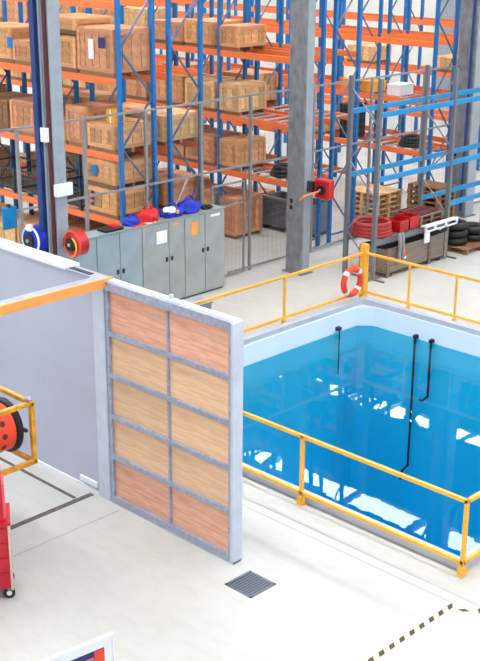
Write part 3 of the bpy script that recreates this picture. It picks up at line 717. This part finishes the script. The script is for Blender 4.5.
# ------------------------------------------------------------------ trolley, drum frame, bench
t = thing('steel_bench', 'grey steel bench carrying the yellow drum frame', 'bench', (-12.6, 6.6, 0))
MB().box(-13.2, -12.2, 5.9, 7.45, 1.02, 1.08).build('top', 'slate', t)
for x in (-13.15, -12.3):
    for y in (5.95, 7.35): MB().box(x, x+.06, y, y+.06, 0, 1.02).build('leg', 'slate', t)
df = thing('drum_frame', 'yellow tubular frame holding an orange drum by the wall', 'hose reel', (-12.6, 7.6, 1.08))
fx0, fx1, fy0, fy1, fz0, fz1 = -13.2, -12.24, 6.3, 8.52, 1.11, 1.98
def bar(a, b_): MB().bar(a, b_, .06).build('bar', 'frameyel', df)
for z in (fz0, fz1):
    for x in (fx0, fx1): bar((x, fy0, z), (x, fy1+.03, z))
    for y in (fy0, fy1): bar((fx0, y, z), (fx1, y, z))
for x in (fx0, fx1):
    for y in (fy0, fy1): bar((x, y, fz0), (x, y, fz1))
dy, dz, dx = 8.42, 1.6, -12.62
MB().lathe([(0, -1.6), (.34, -1.6), (.34, -.12), (.35, -.1), (0, -.1)], (dx, dy, dz), 'Y', 28).build('drum', 'redo', df, smooth=True)
MB().torus((dx, dy-.08, dz), .34, .055, 'Y', 32, 10).build('tyre', 'black', df, smooth=True)
MB().lathe([(0, -.1), (.3, -.1), (.3, -.04), (0, -.04)], (dx, dy, dz), 'Y', 24).build('end_plate', 'dark', df)
for k in range(12):
    for j in range(3):
        a = 2*math.pi*(k+.5*(j % 2))/12; c_ = Vector((dx+.34*math.cos(a), dy-.32-.22*j, dz+.34*math.sin(a))); d_ = Vector((math.cos(a), 0, math.sin(a)))
        MB().tube(c_-d_*.01, c_+d_*.004, .045, 6).build('stud', 'maroon', df)
MB().tube((fx0, dy, dz), (fx1, dy, dz), .03).tube((dx, dy, dz), (dx, fy1, dz), .03).build('axle', 'dark', df)
MB().box(fx1-.05, fx1+.05, 7.75, 7.87, fz0-.04, fz0+.04, bev=.01).build('clip', 'tape_purple', df)
MB().tube((fx1-.06, fy1-.05, fz1+.03), (fx1+.03, fy1-.05, fz1+.09), .035).build('bolt', 'galv', df)

def rotbox(mb, c, ang, x0, x1, y0, y1, z0, z1):
    m = MB(); r = bmesh.ops.create_cube(mb.bm, size=1, matrix=Matrix.Translation((c[0], c[1], 0)) @ Matrix.Rotation(ang, 4, 'Z') @ Matrix.Translation(((x0+x1)/2, (y0+y1)/2, (z0+z1)/2)) @ Matrix.Diagonal((x1-x0, y1-y0, z1-z0, 1))); m.bm.free(); return mb
tc_, ta = (-11.09, 7.26), math.radians(56)
t = thing('tool_trolley', 'crimson tool trolley on castors at the left edge', 'trolley', (tc_[0], tc_[1], 0))
rotbox(MB(), tc_, ta, -.72, .02, 0, .5, .16, 1.06).build('body', 'crimson', t)
for k in range(4):
    d = rotbox(MB(), tc_, ta, -.7, -.03, -.015, 0, .2+.21*k, .39+.21*k).build('drawer', 'crimson', t)
    rotbox(MB(), tc_, ta, -.6, -.12, -.035, -.015, .34+.21*k, .36+.21*k).build('handle', 'crimson', d)
rotbox(MB(), tc_, ta, .0, .03, -.02, .5, .14, 1.06).build('edge_trim', 'beige', t)
rotbox(MB(), tc_, ta, -.74, .04, -.03, .52, 1.06, 1.1).build('top', 'crimson', t)
for x, y in ((-.03, .05), (-.66, .05), (-.03, .44), (-.66, .44)):
    c_ = Matrix.Rotation(ta, 4, 'Z') @ Vector((x, y, 0)); q = (tc_[0]+c_.x, tc_[1]+c_.y); ax = Matrix.Rotation(ta, 4, 'Z') @ Vector((0, 1, 0))
    p = Vector((q[0], q[1], .075)); w = MB().tube(p-ax*.02, p+ax*.02, .075, 20).build('castor', 'black', t, smooth=True)
    MB().tube(p-ax*.026, p+ax*.026, .035, 12).build('hub', 'paper', w); MB().box(q[0]-.03, q[0]+.03, q[1]-.03, q[1]+.03, .13, .165).build('castor_plate', 'slate', t)
t = thing('red_case', 'pink and red case standing on top of the trolley', 'case', (-11.5, 7.1, 1.1))
rotbox(MB(), tc_, ta, -.6, -.04, .02, .36, 1.1, 1.72).build('body', 'crimson', t); rotbox(MB(), tc_, ta, -.04, -.01, .04, .34, 1.12, 1.6).build('side_pad', 'pink', t)
rotbox(MB(), tc_, ta, -.5, -.2, .2, .25, 1.72, 1.78).build('handle', 'dark', t)

# ------------------------------------------------------------------ framed display board at the bottom edge
a = Vector((-8.22, 6.58)); bdir = Vector((-.14, -.99)).normalized(); nrm = Vector((-bdir.y, bdir.x))*1
if nrm.x < 0: nrm = -nrm
t = thing('display_board', 'white framed board with pink and orange picture at the bottom edge', 'board', (a.x, a.y, 0))
def bpanel(name, u0, u1, z0, z1, off, th, m):
    mb = MB(); ang = math.atan2(bdir.y, bdir.x)
    n_l = Matrix.Rotation(-ang, 4, 'Z') @ Vector((nrm.x, nrm.y, 0)); s_ = 1 if n_l.y > 0 else -1
    rotbox(mb, a, ang, u0, u1, min(s_*off, s_*(off+th)), max(s_*off, s_*(off+th)), z0, z1); return mb.build(name, m, t)
ZT = 1.18
bpanel('backing', 0, 1.5, .35, ZT, -.03, .03, 'boothtop')
bpanel('frame', 0, 1.5, ZT-.03, ZT, 0, .012, 'white'); bpanel('frame', 0, .02, .35, ZT-.03, 0, .015, 'white')
bpanel('print', .12, 1.4, .45, ZT-.12, 0, .003, 'navy'); bpanel('print', .12, .24, .5, ZT-.13, .003, .003, 'redo'); bpanel('print', .25, 1.3, .5, ZT-.19, .003, .003, 'pink')
bpanel('leg', .05, .1, 0, .35, -.03, .03, 'galvlt'); bpanel('leg', 1.4, 1.45, 0, .35, -.03, .03, 'galvlt')
bpanel('foot', 0, .15, 0, .03, -.25, .5, 'galvlt'); bpanel('foot', 1.35, 1.5, 0, .03, -.25, .5, 'galvlt')
